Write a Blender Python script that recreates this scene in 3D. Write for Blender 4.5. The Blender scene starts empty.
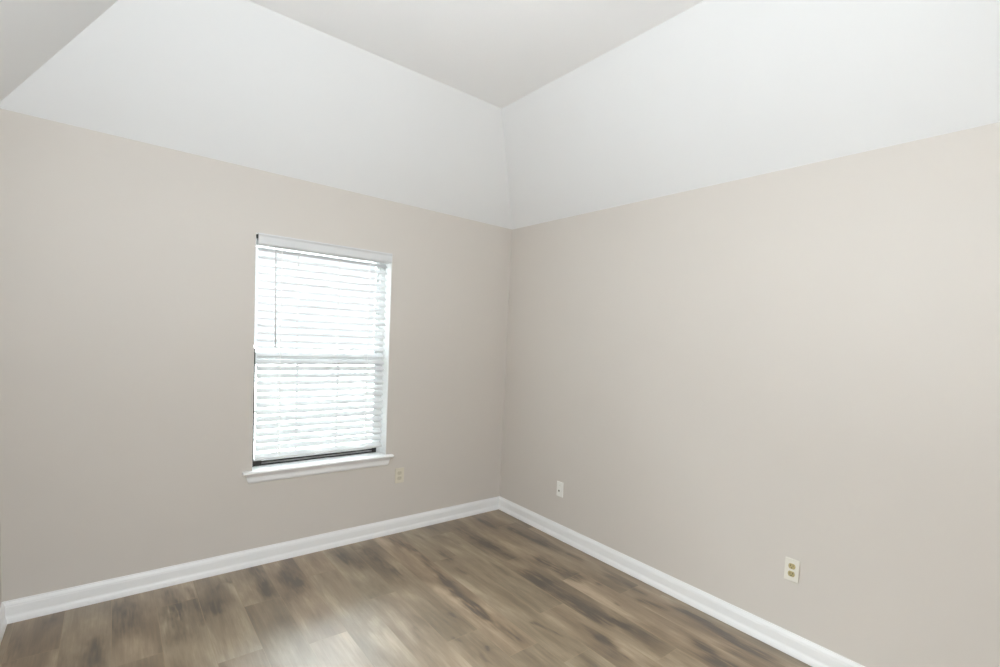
import bpy, bmesh, math, random
from mathutils import Vector, Matrix
from mathutils import noise as mnoise

S = bpy.context.scene
COL = S.collection
R = math.radians

# ------------------------------------------------------------------ camera
F_PX = 492.293
cam_d = bpy.data.cameras.new('camera')
cam = bpy.data.objects.new('camera', cam_d)
COL.objects.link(cam)
cam_d.sensor_fit = 'HORIZONTAL'
cam_d.sensor_width = 36.0
cam_d.lens = F_PX / 1000.0 * 36.0
cam_d.shift_x = -39.343 / 1000.0
cam_d.shift_y = 33.852 / 1000.0
cam_d.clip_start = 0.05
yaw, pitch, roll = 0.715697, -0.060058, 0.05132
fwd = Vector((math.cos(pitch) * math.sin(yaw), math.cos(pitch) * math.cos(yaw), math.sin(pitch)))
rt = Vector((math.cos(yaw), -math.sin(yaw), 0))
up = rt.cross(fwd)
rt2 = math.cos(roll) * rt + math.sin(roll) * up
up2 = -math.sin(roll) * rt + math.cos(roll) * up
m3 = Matrix((rt2, up2, -fwd)).transposed()
cam.matrix_world = Matrix.Translation((-2.57596, -3.40759, 1.51848)) @ m3.to_4x4()
S.camera = cam

# ------------------------------------------------------------------ sky and exposure
SKY, HORIZON, FILL = 31.0, 1.3, 77.0
w = bpy.data.worlds.new('overcast_sky')
S.world = w
w.use_nodes = True
wn = w.node_tree
wn.nodes.clear()
wo = wn.nodes.new('ShaderNodeOutputWorld')
wb = wn.nodes.new('ShaderNodeBackground')
wb.inputs[0].default_value = (0.87, 0.945, 1.0, 1)
wb.inputs[1].default_value = SKY
# overcast sky: pale at the horizon, several times brighter higher up
wt = wn.nodes.new('ShaderNodeTexCoord')
wsx = wn.nodes.new('ShaderNodeSeparateXYZ')
wmr = wn.nodes.new('ShaderNodeMapRange')
wmr.interpolation_type = 'SMOOTHSTEP'
wmr.inputs['From Min'].default_value = 0.14
wmr.inputs['From Max'].default_value = 0.46
wmr.inputs['To Min'].default_value = HORIZON
wmr.inputs['To Max'].default_value = SKY
wn.links.new(wt.outputs['Generated'], wsx.inputs[0])
wn.links.new(wsx.outputs['Z'], wmr.inputs['Value'])
wn.links.new(wmr.outputs['Result'], wb.inputs[1])
wn.links.new(wb.outputs[0], wo.inputs[0])

S.view_settings.view_transform = 'Standard'
S.view_settings.look = 'None'
S.view_settings.gamma = 1.0
S.view_settings.use_curve_mapping = False
S.view_settings.exposure = 0.12
S.cycles.use_denoising = True
S.cycles.max_bounces = 24
S.cycles.diffuse_bounces = 16
S.cycles.glossy_bounces = 6
S.cycles.transparent_max_bounces = 24
S.cycles.sample_clamp_indirect = 20


def portal(name, loc, rot, sx, sy):
    """a sampling portal in a wall opening: it emits nothing, it only guides rays to the sky"""
    d = bpy.data.lights.new(name, 'AREA')
    d.shape = 'RECTANGLE'
    d.size, d.size_y = sx, sy
    d.cycles.is_portal = True
    o = bpy.data.objects.new(name, d)
    o.location = loc
    o.rotation_euler = rot
    COL.objects.link(o)
    return o


# added fill light without a fixture, above and left, out of the view
LP = (-2.55, -2.60, 2.03)
ld = bpy.data.lights.new('fill_light', 'POINT')
ld.energy = FILL
ld.color = (0.83, 0.925, 1.0)
ld.shadow_soft_size = 0.13
lo = bpy.data.objects.new('fill_light', ld)
lo.location = LP
COL.objects.link(lo)

# room: the far corner is the origin, the window wall is y = 0 (x < 0), the right wall is x = 0 (y < 0)
W, D, H = 2.983, 4.7, 2.44
RUN, RISE = 0.568, 0.625
HT = H + RISE
TH = 0.16
# window opening in the window wall, and an unseen one added behind the camera for fill
WX0, WX1, WZ0, WZ1 = -1.924, -1.060, 0.585, 2.062
OX0, OX1, OZ0, OZ1 = -2.37, -1.93, 0.95, 1.85

portal('sky_portal', ((WX0 + WX1) / 2, 0.19, (WZ0 + WZ1) / 2), (R(-90), 0, 0), 0.9, 1.5)
portal('sky_portal', ((OX0 + OX1) / 2, -D - TH - 0.02, (OZ0 + OZ1) / 2), (R(90), 0, 0), OX1 - OX0, OZ1 - OZ0)


# ------------------------------------------------------------------ materials
def mat(name, col, rough=0.5, spec=0.5, **kw):
    m = bpy.data.materials.new(name)
    m.use_nodes = True
    b = m.node_tree.nodes['Principled BSDF']
    b.inputs['Base Color'].default_value = (*col, 1)
    b.inputs['Roughness'].default_value = rough
    b.inputs['Specular IOR Level'].default_value = spec
    for k, v in kw.items():
        b.inputs[k].default_value = v
    return m


def N(m, t, **kw):
    n = m.node_tree.nodes.new(t)
    for k, v in kw.items():
        setattr(n, k, v)
    return n


def lk(m, a, b):
    m.node_tree.links.new(a, b)


def textured_paint(name, col, rough, scale, strength, dist=0.002, var=0.012):
    m = mat(name, col, rough, 0.3)
    b = m.node_tree.nodes['Principled BSDF']
    tc = N(m, 'ShaderNodeTexCoord')
    nz = N(m, 'ShaderNodeTexNoise')
    nz.inputs['Scale'].default_value = scale
    nz.inputs['Detail'].default_value = 3
    bp = N(m, 'ShaderNodeBump')
    bp.inputs['Strength'].default_value = strength
    bp.inputs['Distance'].default_value = dist
    lk(m, tc.outputs['Object'], nz.inputs['Vector'])
    lk(m, nz.outputs['Fac'], bp.inputs['Height'])
    lk(m, bp.outputs['Normal'], b.inputs['Normal'])
    # faint roller mottling of the paint itself
    n2 = N(m, 'ShaderNodeTexNoise')
    n2.inputs['Scale'].default_value = 2.3
    lk(m, tc.outputs['Object'], n2.inputs['Vector'])
    mp = N(m, 'ShaderNodeMapRange')
    mp.inputs['To Min'].default_value = 1 - var
    mp.inputs['To Max'].default_value = 1 + var
    lk(m, n2.outputs['Fac'], mp.inputs['Value'])
    mx = N(m, 'ShaderNodeVectorMath', operation='SCALE')
    mx.inputs[0].default_value = col
    lk(m, mp.outputs['Result'], mx.inputs['Scale'])
    lk(m, mx.outputs['Vector'], b.inputs['Base Color'])
    return m


M = {}
M['wall'] = textured_paint('greige_wall_paint', (0.620, 0.576, 0.528), 0.55, 260, 0.12)
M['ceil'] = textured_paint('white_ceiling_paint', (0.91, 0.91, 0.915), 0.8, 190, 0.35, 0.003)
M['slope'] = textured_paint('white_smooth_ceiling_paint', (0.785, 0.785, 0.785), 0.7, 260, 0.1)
M['trim'] = mat('white_trim_paint', (0.84, 0.835, 0.83), 0.3, 0.45)
M['vinyl'] = mat('white_window_vinyl', (0.76, 0.77, 0.77), 0.35)
M['blind'] = mat('white_faux_wood', (0.67, 0.67, 0.672), 0.4)
M['cord'] = mat('white_cord', (0.86, 0.86, 0.85), 0.8)
M['wand'] = mat('clear_grey_wand', (0.62, 0.62, 0.62), 0.25)
M['dark'] = mat('dark_window_finish', (0.035, 0.033, 0.03), 0.5)
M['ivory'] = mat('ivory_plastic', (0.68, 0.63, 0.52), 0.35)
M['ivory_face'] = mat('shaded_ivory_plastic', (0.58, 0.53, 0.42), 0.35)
M['cream'] = mat('cream_plastic', (0.74, 0.71, 0.635), 0.35)
M['almond'] = mat('yellowed_almond_plastic', (0.47, 0.39, 0.20), 0.35)
M['white_plate'] = mat('white_plastic', (0.82, 0.81, 0.77), 0.35)
M['slot'] = mat('dark_slot', (0.09, 0.075, 0.045), 0.6)
M['beigeslot'] = mat('shaded_beige_plastic', (0.40, 0.36, 0.28), 0.4)
M['metal'] = mat('brass_metal', (0.45, 0.40, 0.28), 0.35, Metallic=1.0)
M['ground'] = mat('pale_concrete', (0.55, 0.55, 0.53), 0.9)


def glass_mat():
    m = bpy.data.materials.new('window_glass')
    m.use_nodes = True
    nt = m.node_tree
    nt.nodes.clear()
    o = N(m, 'ShaderNodeOutputMaterial')
    t = N(m, 'ShaderNodeBsdfTransparent')
    t.inputs[0].default_value = (0.94, 0.96, 0.95, 1)
    g = N(m, 'ShaderNodeBsdfGlossy')
    g.inputs['Roughness'].default_value = 0.02
    f = N(m, 'ShaderNodeFresnel')
    f.inputs[0].default_value = 1.45
    x = N(m, 'ShaderNodeMixShader')
    lk(m, f.outputs[0], x.inputs[0])
    lk(m, t.outputs[0], x.inputs[1])
    lk(m, g.outputs[0], x.inputs[2])
    lk(m, x.outputs[0], o.inputs[0])
    return m


def screen_mat():
    m = bpy.data.materials.new('insect_screen_mesh')
    m.use_nodes = True
    nt = m.node_tree
    nt.nodes.clear()
    o = N(m, 'ShaderNodeOutputMaterial')
    t = N(m, 'ShaderNodeBsdfTransparent')
    d = N(m, 'ShaderNodeBsdfDiffuse')
    d.inputs[0].default_value = (0.12, 0.12, 0.12, 1)
    x = N(m, 'ShaderNodeMixShader')
    x.inputs[0].default_value = 0.18
    lk(m, t.outputs[0], x.inputs[1])
    lk(m, d.outputs[0], x.inputs[2])
    lk(m, x.outputs[0], o.inputs[0])
    return m


M['glass'] = glass_mat()
M['screen'] = screen_mat()


def floor_mat():
    """grey-brown oak planks: per-plank tone and grain offset, long streaks, knots carried by the mesh attribute"""
    m = mat('oak_vinyl_plank', (0.3, 0.22, 0.15), 0.36, 0.6)
    b = m.node_tree.nodes['Principled BSDF']
    b.inputs['Coat Weight'].default_value = 0.9
    b.inputs['Coat IOR'].default_value = 1.95
    b.inputs['Coat Roughness'].default_value = 0.52
    tc = N(m, 'ShaderNodeTexCoord')
    at = N(m, 'ShaderNodeAttribute', attribute_name='plank')      # r: random, g: random, b: figure (knots, streaks)
    sp = N(m, 'ShaderNodeSeparateColor')
    lk(m, at.outputs['Color'], sp.inputs[0])
    off = N(m, 'ShaderNodeCombineXYZ')
    ml = N(m, 'ShaderNodeMath', operation='MULTIPLY')
    ml.inputs[1].default_value = 37.0
    lk(m, sp.outputs[0], ml.inputs[0])
    lk(m, ml.outputs[0], off.inputs['Y'])
    m2 = N(m, 'ShaderNodeMath', operation='MULTIPLY')
    m2.inputs[1].default_value = 11.0
    lk(m, sp.outputs[1], m2.inputs[0])
    lk(m, m2.outputs[0], off.inputs['Z'])
    ad = N(m, 'ShaderNodeVectorMath', operation='ADD')
    lk(m, tc.outputs['Object'], ad.inputs[0])
    lk(m, off.outputs[0], ad.inputs[1])

    def noise(sx, sy, detail, rough=0.55, distort=0.0):
        mp = N(m, 'ShaderNodeVectorMath', operation='MULTIPLY')
        mp.inputs[1].default_value = (sx, sy, 1)
        lk(m, ad.outputs[0], mp.inputs[0])
        n = N(m, 'ShaderNodeTexNoise')
        n.inputs['Scale'].default_value = 1.0
        n.inputs['Detail'].default_value = detail
        n.inputs['Roughness'].default_value = rough
        n.inputs['Distortion'].default_value = distort
        lk(m, mp.outputs[0], n.inputs['Vector'])
        return n.outputs['Fac']

    def math2(op, a, bb):
        n = N(m, 'ShaderNodeMath', operation=op)
        for i, v in enumerate((a, bb)):
            if isinstance(v, (int, float)):
                n.inputs[i].default_value = v
            else:
                lk(m, v, n.inputs[i])
        return n.outputs[0]

    broad = noise(9, 2.0, 4, 0.5, 0.35)
    grain = noise(62, 3.6, 6, 0.6, 0.15)
    fine = noise(210, 9, 4, 0.6)
    t = math2('MULTIPLY', math2('SUBTRACT', broad, 0.5), 1.25)
    t = math2('ADD', t, math2('MULTIPLY', math2('SUBTRACT', grain, 0.5), 0.42))
    t = math2('ADD', t, math2('MULTIPLY', math2('SUBTRACT', fine, 0.5), 0.25))
    t = math2('ADD', t, math2('MULTIPLY', math2('SUBTRACT', sp.outputs[0], 0.5), 0.16))
    mid = noise(36, 6, 4, 0.6, 0.3)
    wob = math2('MAXIMUM', math2('SUBTRACT', math2('ADD', math2('MULTIPLY', mid, 2.6), math2('MULTIPLY', grain, 0.8)), 0.55), 0.35)
    t = math2('SUBTRACT', t, math2('MULTIPLY', math2('MULTIPLY', sp.outputs[2], wob), 0.58))
    t = math2('ADD', t, 0.60)
    cr = N(m, 'ShaderNodeValToRGB')
    e = cr.color_ramp.elements
    e[0].position, e[0].color = 0.0, (0.046, 0.026, 0.011, 1)
    e[1].position, e[1].color = 1.0, (0.45, 0.355, 0.25, 1)
    for p, c in ((0.25, (0.088, 0.054, 0.024, 1)), (0.5, (0.172, 0.115, 0.058, 1)), (0.7, (0.262, 0.189, 0.110, 1))):
        x = e.new(p)
        x.color = c
    lk(m, t, cr.inputs[0])
    # some planks are a little redder
    hs = N(m, 'ShaderNodeMix', data_type='RGBA', blend_type='MULTIPLY')
    hs.inputs[0].default_value = 1
    rc = N(m, 'ShaderNodeValToRGB')
    rc.color_ramp.elements[0].color = (0.97, 1.0, 1.0, 1)
    rc.color_ramp.elements[1].color = (1.04, 0.985, 0.95, 1)
    lk(m, sp.outputs[1], rc.inputs[0])
    lk(m, cr.outputs[0], hs.inputs[6])
    lk(m, rc.outputs[0], hs.inputs[7])
    lk(m, hs.outputs[2], b.inputs['Base Color'])
    rr = N(m, 'ShaderNodeMapRange')
    rr.inputs['To Min'].default_value = 0.44
    rr.inputs['To Max'].default_value = 0.54
    lk(m, grain, rr.inputs['Value'])
    lk(m, rr.outputs['Result'], b.inputs['Roughness'])
    bp = N(m, 'ShaderNodeBump')
    bp.inputs['Strength'].default_value = 0.12
    bp.inputs['Distance'].default_value = 0.001
    lk(m, grain, bp.inputs['Height'])
    lk(m, bp.outputs['Normal'], b.inputs['Normal'])
    return m


M['floor'] = floor_mat()
M['seam'] = mat('plank_bevel', (0.34, 0.27, 0.19), 0.4)


# ------------------------------------------------------------------ mesh helpers
def box(bm, x0, x1, y0, y1, z0, z1, bevel=0.0, segs=2):
    r = bmesh.ops.create_cube(bm, size=1)
    vs = r['verts']
    for v in vs:
        v.co = Vector(((x0 + x1) / 2 + v.co.x * (x1 - x0), (y0 + y1) / 2 + v.co.y * (y1 - y0), (z0 + z1) / 2 + v.co.z * (z1 - z0)))
    if bevel:
        es = list({e for v in vs for e in v.link_edges})
        bmesh.ops.bevel(bm, geom=es, offset=bevel, segments=segs, affect='EDGES', profile=0.5)


def extrude_profile(bm, pts, p0, p1, right, upv=Vector((0, 0, 1)), miter0=0.0, miter1=0.0):
    """closed profile (u, v) swept from p0 to p1; u along `right`, v along `upv`; miters shear the ends by u"""
    p0, p1 = Vector(p0), Vector(p1)
    d = (p1 - p0).normalized()
    a = [bm.verts.new(p0 + right * u + upv * v + d * (miter0 * u)) for u, v in pts]
    b = [bm.verts.new(p1 + right * u + upv * v - d * (miter1 * u)) for u, v in pts]
    n = len(pts)
    for i in range(n):
        j = (i + 1) % n
        bm.faces.new((a[i], a[j], b[j], b[i]))
    bm.faces.new(a[::-1])
    bm.faces.new(b)


def cyl(bm, p0, p1, r, n=16, r2=None):
    p0, p1 = Vector(p0), Vector(p1)
    d = p1 - p0
    q = d.to_track_quat('Z', 'Y').to_matrix().to_4x4()
    mm = Matrix.Translation((p0 + p1) / 2) @ q
    bmesh.ops.create_cone(bm, cap_ends=True, segments=n, radius1=r, radius2=r if r2 is None else r2, depth=d.length, matrix=mm)


def build(name, bm, m, parent=None, kind=None, smooth=False):
    bmesh.ops.recalc_face_normals(bm, faces=bm.faces)
    me = bpy.data.meshes.new(name)
    bm.to_mesh(me)
    bm.free()
    me.materials.append(m)
    if smooth:
        for p in me.polygons:
            p.use_smooth = True
    o = bpy.data.objects.new(name, me)
    COL.objects.link(o)
    if parent:
        o.parent = parent
        o.matrix_parent_inverse = parent_world(parent).inverted()
    if kind:
        o['kind'] = kind
    return o


def parent_world(p):
    mw = Matrix.LocRotScale(p.location, p.rotation_euler, p.scale)
    return parent_world(p.parent) @ p.matrix_parent_inverse @ mw if p.parent else mw


def tag(o, label, cat, kind=None, group=None):
    o['label'] = label
    if cat:
        o['category'] = cat
    if kind:
        o['kind'] = kind
    if group:
        o['group'] = group
    return o


def empty(name, loc, rz=0.0):
    o = bpy.data.objects.new(name, None)
    o.location = loc
    o.rotation_euler = (0, 0, rz)
    o.empty_display_size = 0.05
    COL.objects.link(o)
    return o


# ------------------------------------------------------------------ floor
SX, PW, PL = -0.259, 0.1787, 1.25
FIG = [(-2.799, -0.084, -2.799, -0.084, 0.03, 0.35),
         (-2.642, -0.456, -2.639, -0.59, 0.05, 0.7),
         (-2.908, -0.215, -2.902, -0.395, 0.03, 0.35),
         (-2.537, -0.054, -2.534, -0.339, 0.06, 0.5),
         (-2.33, -0.298, -2.333, -0.354, 0.045, 1.0),
         (-2.33, -0.15, -2.339, -0.583, 0.05, 0.55),
         (-2.503, -0.138, -2.495, -0.419, 0.03, 0.3),
         (-2.114, -0.17, -2.067, -0.147, 0.03, 0.5),
         (-2.156, -0.387, -2.173, -0.434, 0.035, 0.9),
         (-2.239, -0.137, -2.232, -0.527, 0.018, 0.6),
         (-1.913, -0.312, -1.913, -0.408, 0.03, 1.0),
         (-1.904, -0.08, -1.918, -0.336, 0.05, 0.6),
         (-1.766, -0.344, -1.749, -0.385, 0.025, 1.1),
         (-1.775, -0.247, -1.762, -0.474, 0.06, 0.6),
         (-1.416, -0.197, -1.42, -0.247, 0.025, 1.1),
         (-1.438, -0.108, -1.368, -0.386, 0.05, 0.55),
         (-1.259, -0.211, -1.227, -0.582, 0.045, 0.75),
         (-1.057, -0.022, -0.981, -0.381, 0.035, 0.9),
         (-0.995, -0.466, -1.035, -0.916, 0.035, 0.6),
         (-0.858, -0.155, -0.851, -0.203, 0.02, 0.4),
         (-0.85, -0.509, -0.856, -0.599, 0.03, 0.7),
         (-0.889, -0.768, -0.881, -0.839, 0.014, 0.7),
         (-0.528, -0.237, -0.515, -0.493, 0.06, 0.55),
         (-0.694, -0.309, -0.679, -0.425, 0.02, 0.5),
         (-0.309, -0.131, -0.286, -0.324, 0.025, 0.8),
         (-0.515, -0.557, -0.51, -0.662, 0.02, 0.9),
         (-0.528, -0.485, -0.505, -0.82, 0.04, 0.5),
         (-0.191, -0.436, -0.168, -0.77, 0.03, 0.75),
         (-0.362, -0.992, -0.336, -1.284, 0.045, 0.9),
         (-0.652, -0.881, -0.661, -1.024, 0.02, 0.35),
         (-0.548, -1.088, -0.53, -1.242, 0.05, 0.5),
         (-0.125, -1.043, -0.123, -1.12, 0.025, 0.5),
         (-0.139, -0.935, -0.149, -0.783, 0.03, 0.35),
         (-1.046, -0.803, -1.06, -1.295, 0.03, 0.8),
         (-1.071, -1.032, -1.069, -1.19, 0.025, 0.7),
         (-1.194, -1.186, -1.2, -1.205, 0.01, 0.6),
         (-1.287, -1.372, -1.283, -1.395, 0.012, 0.6),
         (-1.404, -1.192, -1.42, -1.401, 0.012, 0.35),
         (-1.06, -1.197, -1.053, -1.553, 0.03, 0.8),
         (-0.556, -1.146, -0.56, -1.643, 0.06, 0.75),
         (-0.878, -1.518, -0.844, -1.654, 0.012, 0.7),
         (-1.195, -1.558, -1.202, -1.572, 0.01, 0.7),
         (-1.254, -1.588, -1.258, -1.612, 0.01, 0.5),
         (-0.68, -1.741, -0.689, -1.819, 0.02, 0.6),
         (-0.276, -1.42, -0.279, -1.448, 0.01, 0.7),
         (-0.366, -1.629, -0.373, -1.65, 0.01, 0.7),
         (-0.148, -1.399, -0.14, -1.65, 0.025, 0.6),
         (-0.216, -1.709, -0.182, -1.826, 0.025, 0.65),
         (-0.509, -1.751, -0.502, -1.837, 0.02, 1.0),
         (-0.685, -1.822, -0.685, -1.883, 0.02, 1.1),
         (-0.553, -1.696, -0.485, -1.948, 0.05, 0.5),
         (-0.113, -1.914, -0.124, -2.168, 0.03, 0.55),
         (-0.316, -2.165, -0.318, -2.232, 0.03, 0.5),
         (-0.131, -2.083, -0.15, -2.385, 0.022, 0.8),
         (-0.316, -2.165, -0.339, -2.338, 0.03, 0.55),
         (-0.803, -1.856, -0.675, -2.062, 0.04, 0.35)]
rnd = random.Random(11)
extra = []
for i in range(34):                                                 # more knots on the planks nearer the camera
    x, y = rnd.uniform(-2.9, -0.1), rnd.uniform(-4.6, -1.9)
    L = rnd.uniform(0.02, 0.25)
    extra.append((x, y, x + rnd.uniform(-.02, .02), y - L, rnd.uniform(.015, .05), rnd.uniform(.4, .9)))


def figure(x, y, fx0, fx1):
    t = 0.0
    nv = mnoise.noise
    fine = 0.75 + 0.75 * nv((x * 150, y * 9, 3.3)) + 0.5 * nv((x * 60, y * 16, 8.1))
    x, y = (x + 0.016 * nv((x * 11, y * 5, 0.7)) + 0.007 * nv((x * 45, y * 13, 5.2)),
            y + 0.045 * nv((x * 26, y * 6, 1.9)) + 0.02 * nv((x * 90, y * 20, 4.4)))
    for (ax, ay, bx_, by_, wd, s) in FIG + extra:
        if not (fx0 - .02 < (ax + bx_) / 2 < fx1 + .02):
            continue
        lo, hi = min(ay, by_), max(ay, by_)
        f = 0.0 if hi == lo else min(1, max(0, (y - ay) / (by_ - ay)))
        cx = ax + (bx_ - ax) * f
        dy = max(0, lo - y, y - hi) / (wd * 1.7)
        dx = (x - cx) / wd
        q = dx * dx + dy * dy
        if q < 6:
            t += s * math.exp(-q * 1.1)
    return max(0.0, min(t * fine, 1.3))


bm = bmesh.new()
lay = bm.loops.layers.float_color.new('plank')
x_lo, x_hi, y_lo, y_hi = -W, 0.0, -D, 0.0
seams = bmesh.new()
for k in range(-2, 18):
    x1 = SX - PW * (k - 1)
    x0 = SX - PW * k
    # plank k lies between x1 (right) and x0 (left)
    if x0 >= x_hi or x1 <= x_lo:
        continue
    kk = k - 1
    xa, xb = max(x0, x_lo), min(x1, x_hi)
    j = {-1: -0.345, 0: -1.272, 1: -0.86, 2: -0.22, 3: -0.598, 4: -1.66, 5: -0.142, 6: -0.80, 7: -0.34, 8: -1.02,
         9: -0.492, 10: -0.93, 11: -0.25, 12: -0.70, 13: -1.05, 14: -0.4}.get(kk, -0.5)
    ys = [y_hi]
    y = j
    while y > y_lo:
        ys.append(y)
        y -= PL
    ys.append(y_lo)
    for a, b in zip(ys[:-1], ys[1:]):
        r0, r1 = rnd.random(), rnd.random()
        nx = max(1, round((xb - xa) / 0.006))
        ny = max(1, round((a - b) / 0.012))
        if b < -2.7:
            ny = max(1, round((a - b) / 0.06))
        gv = [[bm.verts.new((xa + (xb - xa) * i / nx, a + (b - a) * jn / ny, 0)) for i in range(nx + 1)] for jn in range(ny + 1)]
        fg = [[figure(v.co.x, v.co.y, x0, x1) for v in row] for row in gv]
        for jn in range(ny):
            for i in range(nx):
                idx = ((jn, i), (jn + 1, i), (jn + 1, i + 1), (jn, i + 1))
                f = bm.faces.new([gv[p][q] for p, q in idx])
                for l, (p, q) in zip(f.loops, idx):
                    l[lay] = (r0, r1, fg[p][q], 1)
        # the eased edge of the board: a hairline of paler bevel along the long side and the end
        box(seams, xa, xa + 0.0022, b, a, -0.001, 0.00012)
        box(seams, xa, xb, b, b + 0.0022, -0.001, 0.00012)
fl = build('floor', bm, M['floor'], kind='structure')
tag(fl, 'grey-brown oak plank floor with knots and a bright window sheen', None)
build('plank_seams', seams, M['seam'], fl)
bm = bmesh.new()
box(bm, -W - TH, TH, -D - TH, TH, -0.15, -0.002)
build('floor_slab', bm, M['ground'], fl)


# ------------------------------------------------------------------ walls
def wall(name, boxes, label):
    bm = bmesh.new()
    for b in boxes:
        box(bm, *b)
    o = build(name, bm, M['wall'], kind='structure')
    tag(o, label, None)
    return o


# window wall: ring of four boxes around the opening
wall('wall_back', [(-W - TH, WX0, 0, TH, 0, H), (WX1, 0, 0, TH, 0, H), (WX0, WX1, 0, TH, 0, WZ0), (WX0, WX1, 0, TH, WZ1, H)],
     'greige painted wall with the blinded window in it')
wall('wall_right', [(0, TH, -D - TH, TH, 0, H)], 'plain greige painted wall to the right of the corner')
wall('wall_left', [(-W - TH, -W, -D - TH, 0, 0, H)],
     'greige painted wall at the far left edge of the view')
wall('wall_front', [(-W, OX0, -D - TH, -D, 0, H), (OX1, 0, -D - TH, -D, 0, H), (OX0, OX1, -D - TH, -D, 0, OZ0), (OX0, OX1, -D - TH, -D, OZ1, H)], 'greige painted wall behind the camera')

# ceiling: flat centre, four sloped panels rising from the wall tops
ce = empty('ceiling', (-W / 2, -D / 2, H))
tag(ce, 'white tray ceiling with four sloped sides and a flat centre', None, 'structure')


def panel(name, quad, m, t=0.05):
    bm = bmesh.new()
    q = [Vector(p) for p in quad]
    n = (q[1] - q[0]).cross(q[2] - q[0]).normalized()
    c = sum(q, Vector()) / 4
    inside = Vector((-W / 2, -D / 2, 1.2))
    if n.dot(inside - c) > 0:
        n = -n
    a = [bm.verts.new(p) for p in q]
    b = [bm.verts.new(p + n * t) for p in q]
    bm.faces.new(a)
    bm.faces.new(b)
    for i in range(4):
        bm.faces.new((a[i], a[(i + 1) % 4], b[(i + 1) % 4], b[i]))
    return build(name, bm, m, ce)


# wall tops (the far corner sits a touch low, as in the old house)
A0, A1, A2, A3 = (0.0, 0.0, H - 0.014), (-W, 0.0, H), (-W, -D, H), (0.0, -D, H)
B0, B1, B2, B3 = (-RUN, -RUN, HT), (-W + RUN, -RUN, HT), (-W + RUN, -D + RUN, HT), (-RUN, -D + RUN, HT)
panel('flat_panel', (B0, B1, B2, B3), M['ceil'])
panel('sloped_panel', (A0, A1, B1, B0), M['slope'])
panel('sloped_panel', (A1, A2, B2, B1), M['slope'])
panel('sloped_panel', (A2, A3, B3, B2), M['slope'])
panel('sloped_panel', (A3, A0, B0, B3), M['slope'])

# ------------------------------------------------------------------ baseboards
BB = [(0, 0), (0.020, 0), (0.020, 0.012), (0.0175, 0.024), (0.0135, 0.034), (0.0125, 0.040), (0.0125, 0.080), (0.0115, 0.083),
      (0.0112, 0.089), (0.0085, 0.097), (0.0055, 0.1035), (0.005, 0.1085), (0, 0.1085)]


def baseboard(name, p0, p1, right, label, m0=1, m1=1):
    bm = bmesh.new()
    extrude_profile(bm, BB, p0, p1, Vector(right), miter0=m0, miter1=m1)
    tag(build(name, bm, M['trim'], kind='structure'), label, None)


baseboard('baseboard_back', (-W, 0, 0), (0, 0, 0), (0, -1, 0), 'white baseboard along the wall under the window')
baseboard('baseboard_right', (0, 0, 0), (0, -D, 0), (-1, 0, 0), 'white baseboard along the plain right wall')
baseboard('baseboard_left', (-W, -D, 0), (-W, 0, 0), (1, 0, 0), 'white baseboard along the left wall at the frame edge')

# ------------------------------------------------------------------ window
win = empty('window_1', ((WX0 + WX1) / 2, 0, 0.607))
tag(win, 'white single-hung window with a grid of panes behind the blind', None, 'structure')
SILL = 0.607
YF = 0.10                                                           # inner face of the window unit
# liner of the recess
bm = bmesh.new()
box(bm, WX0, WX0 + 0.001, 0.001, TH, SILL, WZ1)
box(bm, WX1 - 0.006, WX1, 0.001, TH, SILL, WZ1)
box(bm, WX0 + 0.001, WX1 - 0.006, 0.001, TH, WZ1 - 0.006, WZ1)
build('jamb_liner', bm, M['trim'], win)
# stool with rounded nosing and horns
bm = bmesh.new()
ny = -0.042
box(bm, WX0, WX1, -0.001, TH, SILL - 0.020, SILL, 0)
nose = [(0.0, -0.020), (0.034, -0.020), (0.039, -0.0175), (0.042, -0.012), (0.042, -0.008), (0.039, -0.0025), (0.034, 0.0), (0.0, 0.0)]
extrude_profile(bm, nose, (-1.977, 0, SILL), (-1.017, 0, SILL), Vector((0, -1, 0)))
build('window_sill', bm, M['trim'], win)
# apron with returned, slanting ends
bm = bmesh.new()
ap = [(0, -0.002), (0.022, -0.002), (0.021, -0.010), (0.016, -0.020), (0.014, -0.030), (0.014, -0.048), (0.010, -0.056), (0.006, -0.061), (0, -0.061)]
xl0, xl1, xr1, xr0 = -1.964, -1.944, -1.048, -1.030
a = [bm.verts.new((xl0 + (xl1 - xl0) * (-v / 0.061), -u, SILL - 0.018 + v)) for u, v in ap]
b = [bm.verts.new((xr0 + (xr1 - xr0) * (-v / 0.061), -u, SILL - 0.018 + v)) for u, v in ap]
for i in range(len(ap)):
    j = (i + 1) % len(ap)
    bm.faces.new((a[i], a[j], b[j], b[i]))
bm.faces.new(a[::-1])
bm.faces.new(b)
build('sill_apron', bm, M['trim'], win)

GX0, GX1 = -1.912, -1.122                                           # visible glass
XL, XR = WX0 + 0.001, WX1 - 0.006
ZB, ZT, ZM = 0.640, 2.02, 1.335
# outer frame
bm = bmesh.new()
box(bm, XL, XL + 0.004, YF + 0.005, TH, SILL, WZ1 - 0.006)
box(bm, XR - 0.032, XR, YF, TH, SILL, WZ1 - 0.006)
box(bm, XL + 0.004, XR - 0.032, YF, TH, ZT, WZ1 - 0.006)
box(bm, XL + 0.004, XR - 0.032, YF + 0.012, TH, SILL, ZB - 0.012)
build('window_frame', bm, M['vinyl'], win)


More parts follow.
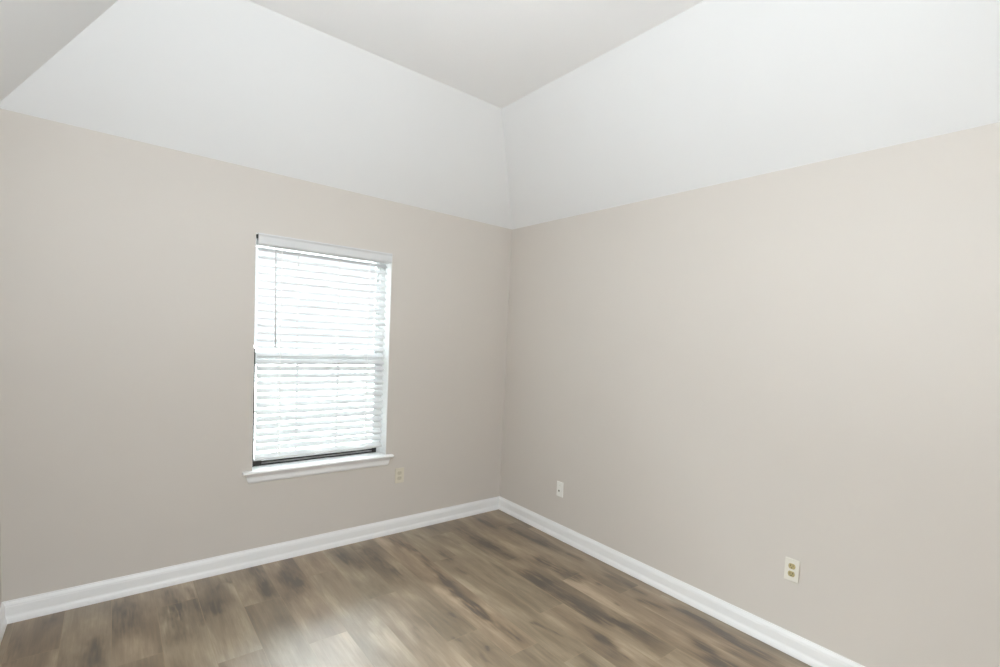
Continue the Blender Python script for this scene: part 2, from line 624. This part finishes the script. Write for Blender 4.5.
def sash(name, z0, z1, y0, y1, bot, top, stile_r):
    bm = bmesh.new()
    xl, xr = XL + 0.004, XR - 0.032
    box(bm, xl, GX0, y0, y1, z0, z1)
    box(bm, xr - stile_r, xr, y0, y1, z0, z1)
    box(bm, GX0, xr - stile_r, y0, y1, z0, z0 + bot)
    box(bm, GX0, xr - stile_r, y0, y1, z1 - top, z1)
    o = build(name, bm, M['vinyl'], win)
    ym = (y0 + y1) / 2
    gx0, gx1, gz0, gz1 = GX0, xr - stile_r, z0 + bot, z1 - top
    g = bmesh.new()
    box(g, gx0, gx1, ym - 0.002, ym + 0.002, gz0, gz1)
    build('glass_pane', g, M['glass'], o)
    mb = bmesh.new()
    for i in (1, 2):
        x = gx0 + (gx1 - gx0) * i / 3
        box(mb, x - 0.006, x + 0.006, ym - 0.008, ym - 0.003, gz0, gz1)
    zc = (gz0 + gz1) / 2
    box(mb, gx0, gx1, ym - 0.0085, ym - 0.0035, zc - 0.006, zc + 0.006)
    build('muntin_grid', mb, M['vinyl'], o)
    return o


sash('lower_sash', ZB - 0.012, ZM, YF + 0.002, YF + 0.027, 0.024, 0.075, 0.022)
sash('upper_sash', ZM - 0.045, ZT, YF + 0.029, YF + 0.054, 0.045, 0.02, 0.022)
# dark strip up the left of the lower sash; sill track with its end block
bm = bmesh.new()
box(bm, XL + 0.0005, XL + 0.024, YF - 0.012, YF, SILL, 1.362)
build('side_strip', bm, M['dark'], win)
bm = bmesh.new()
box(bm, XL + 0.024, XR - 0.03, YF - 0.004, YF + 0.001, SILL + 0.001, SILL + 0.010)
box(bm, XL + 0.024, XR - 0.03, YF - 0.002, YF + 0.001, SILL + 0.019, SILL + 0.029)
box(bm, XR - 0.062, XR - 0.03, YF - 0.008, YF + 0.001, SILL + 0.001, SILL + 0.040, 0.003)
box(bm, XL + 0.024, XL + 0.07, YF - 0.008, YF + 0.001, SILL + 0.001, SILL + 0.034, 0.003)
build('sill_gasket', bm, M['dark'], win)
bm = bmesh.new()
box(bm, GX0, XR - 0.034, TH - 0.004, TH - 0.003, ZB, ZM - 0.02)
build('insect_screen', bm, M['screen'], win)

# ------------------------------------------------------------------ blind
BX0, BX1 = -1.904, -1.088
bl = empty('window_blind', ((BX0 + BX1) / 2, 0.03, 2.05))
tag(bl, 'white horizontal faux-wood blind lowered over the window, slats open, wand on the left', 'blind')
YC, SD, TILT, PITCH = 0.034, 0.050, R(32), 0.0458
slat_top, slat_n = 1.972, 28
bm = bmesh.new()
prof = []
for i in range(9):
    u = -0.5 + i / 8
    prof.append((u * SD, 0.0022 * (1 - 4 * u * u) + 0.0013))
for i in range(9):
    u = 0.5 - i / 8
    prof.append((u * SD, 0.0022 * (1 - 4 * u * u) - 0.0013))
ct, st = math.cos(TILT), math.sin(TILT)
for k in range(slat_n):
    z = slat_top - k * PITCH
    # the room-side edge hangs lower
    pts = [(u * ct - v * st, u * st + v * ct) for u, v in prof]
    extrude_profile(bm, pts, (BX0, YC, z), (BX1, YC, z), Vector((0, 1, 0)))
build('slats', bm, M['blind'], bl)
zr = slat_top - slat_n * PITCH + 0.014
bm = bmesh.new()
rp = [(-0.025, -0.006), (-0.022, -0.009), (0.022, -0.009), (0.025, -0.006), (0.025, 0.006), (0.022, 0.009), (-0.022, 0.009), (-0.025, 0.006)]
extrude_profile(bm, [(u * ct - v * st, u * st + v * ct) for u, v in rp], (BX0, YC, zr - 0.024), (BX1, YC, zr - 0.024), Vector((0, 1, 0)))
build('bottom_rail', bm, M['blind'], bl)
bm = bmesh.new()
box(bm, BX0 - 0.006, BX1 + 0.012, 0.008, 0.062, 1.992, 2.046, 0.002)
build('headrail', bm, M['blind'], bl)
bm = bmesh.new()
vp = [(0.0, 0.0), (0.012, 0.0), (0.0145, 0.006), (0.0145, 0.046), (0.017, 0.052), (0.0205, 0.058), (0.0205, 0.065), (0.0, 0.065)]
extrude_profile(bm, vp, (-1.913, -0.002, 1.996), (-1.070, -0.002, 1.996), Vector((0, -1, 0)))
build('valance', bm, M['blind'], bl)
bm = bmesh.new()
box(bm, -1.9185, -1.9135, -0.014, 0.02, 2.030, 2.052)
build('bracket', bm, M['dark'], bl)
for x in (-1.776, -1.217):                                          # ladders: front and rear cord, rungs under every slat
    bm = bmesh.new()
    for y in (YC - 0.0275, YC + 0.0275):
        box(bm, x - 0.0022, x + 0.0022, y - 0.0006, y + 0.0006, zr - 0.02, 1.994)
    for k in range(slat_n):
        z = slat_top - k * PITCH
        box(bm, x - 0.0008, x + 0.0008, YC - 0.027, YC + 0.027, z - 0.0052, z - 0.0042)
    build('ladder_cord', bm, M['cord'], bl)
bm = bmesh.new()
cyl(bm, (-1.814, 0.000, 1.962), (-1.808, -0.004, 1.381), 0.0042, 8)
cyl(bm, (-1.808, -0.004, 1.395), (-1.8078, -0.004, 1.376), 0.0056, 8)
wd = build('tilt_wand', bm, M['wand'], bl, smooth=True)
bm = bmesh.new()
cyl(bm, (-1.814, 0.004, 1.992), (-1.814, 0.000, 1.962), 0.0025, 8)
cyl(bm, (-1.814, 0.000, 1.968), (-1.814, 0.000, 1.956), 0.0055, 8)
build('wand_hook', bm, M['wand'], wd)


# ------------------------------------------------------------------ wall plates
def plate(name, loc, rz, label, cat, pm):
    """local frame: x to the viewer's right along the wall, -y out of the wall"""
    root = empty(name, loc, rz)
    tag(root, label, cat)
    bm = bmesh.new()
    box(bm, -0.035, 0.035, -0.0055, -0.0002, -0.057, 0.057, 0.0028, 3)
    add('cover_plate', bm, pm, root)
    return root


def add(name, bm, m, parent, smooth=False):
    """child mesh already given in the parent's local frame"""
    bmesh.ops.recalc_face_normals(bm, faces=bm.faces)
    me = bpy.data.meshes.new(name)
    bm.to_mesh(me)
    bm.free()
    me.materials.append(m)
    o = bpy.data.objects.new(name, me)
    COL.objects.link(o)
    o.parent = parent
    return o


def screw(root, z, m):
    bm = bmesh.new()
    cyl(bm, (0, -0.0050, z), (0, -0.0066, z), 0.0033, 12, 0.0026)
    box(bm, -0.0024, 0.0024, -0.0068, -0.0060, z - 0.0004, z + 0.0004)
    add('screw', bm, m, root)


def duplex(loc, rz, label, pm, rm, slotm):
    root = plate('wall_outlet', loc, rz, label, 'outlet', pm)
    for s in (-1, 1):
        zc = s * 0.0195
        bm = bmesh.new()
        n = 28
        ring = []
        for i in range(n):
            t = 2 * math.pi * i / n
            ring.append((0.0172 * math.cos(t), max(-0.0138, min(0.0138, 0.0172 * math.sin(t)))))
        a = [bm.verts.new((u, -0.005, zc + v)) for u, v in ring]
        b = [bm.verts.new((u * 0.97, -0.0074, zc + v * 0.97)) for u, v in ring]
        for i in range(n):
            j = (i + 1) % n
            bm.faces.new((a[i], a[j], b[j], b[i]))
        bm.faces.new(b)
        bm.faces.new(a[::-1])
        rc = add('receptacle', bm, rm, root)
        for xs, hh in ((-0.0064, 0.0042), (0.0064, 0.0035)):
            bm = bmesh.new()
            box(bm, xs - 0.0013, xs + 0.0013, -0.0078, -0.0070, zc + 0.0035 - hh, zc + 0.0035 + hh)
            add('slot', bm, slotm, rc)
        bm = bmesh.new()
        cyl(bm, (0, -0.0070, zc - 0.0078), (0, -0.0078, zc - 0.0078), 0.0027, 12)
        add('ground_hole', bm, slotm, rc)
    screw(root, 0, pm)
    return root


duplex((0, -2.455, 0.4225), R(-90), 'cream duplex outlet with two yellowed receptacles on the plain right wall', M['cream'], M['almond'], M['slot'])
duplex((-0.950, 0, 0.4345), 0, 'small ivory outlet low on the window wall, right of the sill', M['ivory'], M['ivory_face'], M['beigeslot'])
# cable jack
ck = plate('cable_jack', (0, -0.760, 0.377), R(-90), 'white wall plate with a single dark jack near the corner', 'wall plate', M['white_plate'])
bm = bmesh.new()
cyl(bm, (-0.004, -0.005, -0.012), (-0.004, -0.009, -0.012), 0.0085, 16)
jk = add('jack', bm, M['white_plate'], ck)
bm = bmesh.new()
box(bm, -0.0105, 0.0025, -0.0096, -0.0088, -0.0185, -0.0055)
add('jack_hole', bm, M['slot'], jk)
screw(ck, 0.030, M['metal'])
screw(ck, -0.042, M['white_plate'])

# ------------------------------------------------------------------ outside
bm = bmesh.new()
box(bm, -30, 25, TH + 0.02, 45, -0.5, -0.3)
box(bm, -30, 25, -45, -D - TH - 0.02, -0.5, -0.3)
tag(build('yard', bm, M['ground'], kind='structure'), 'pale ground outside the house', None)
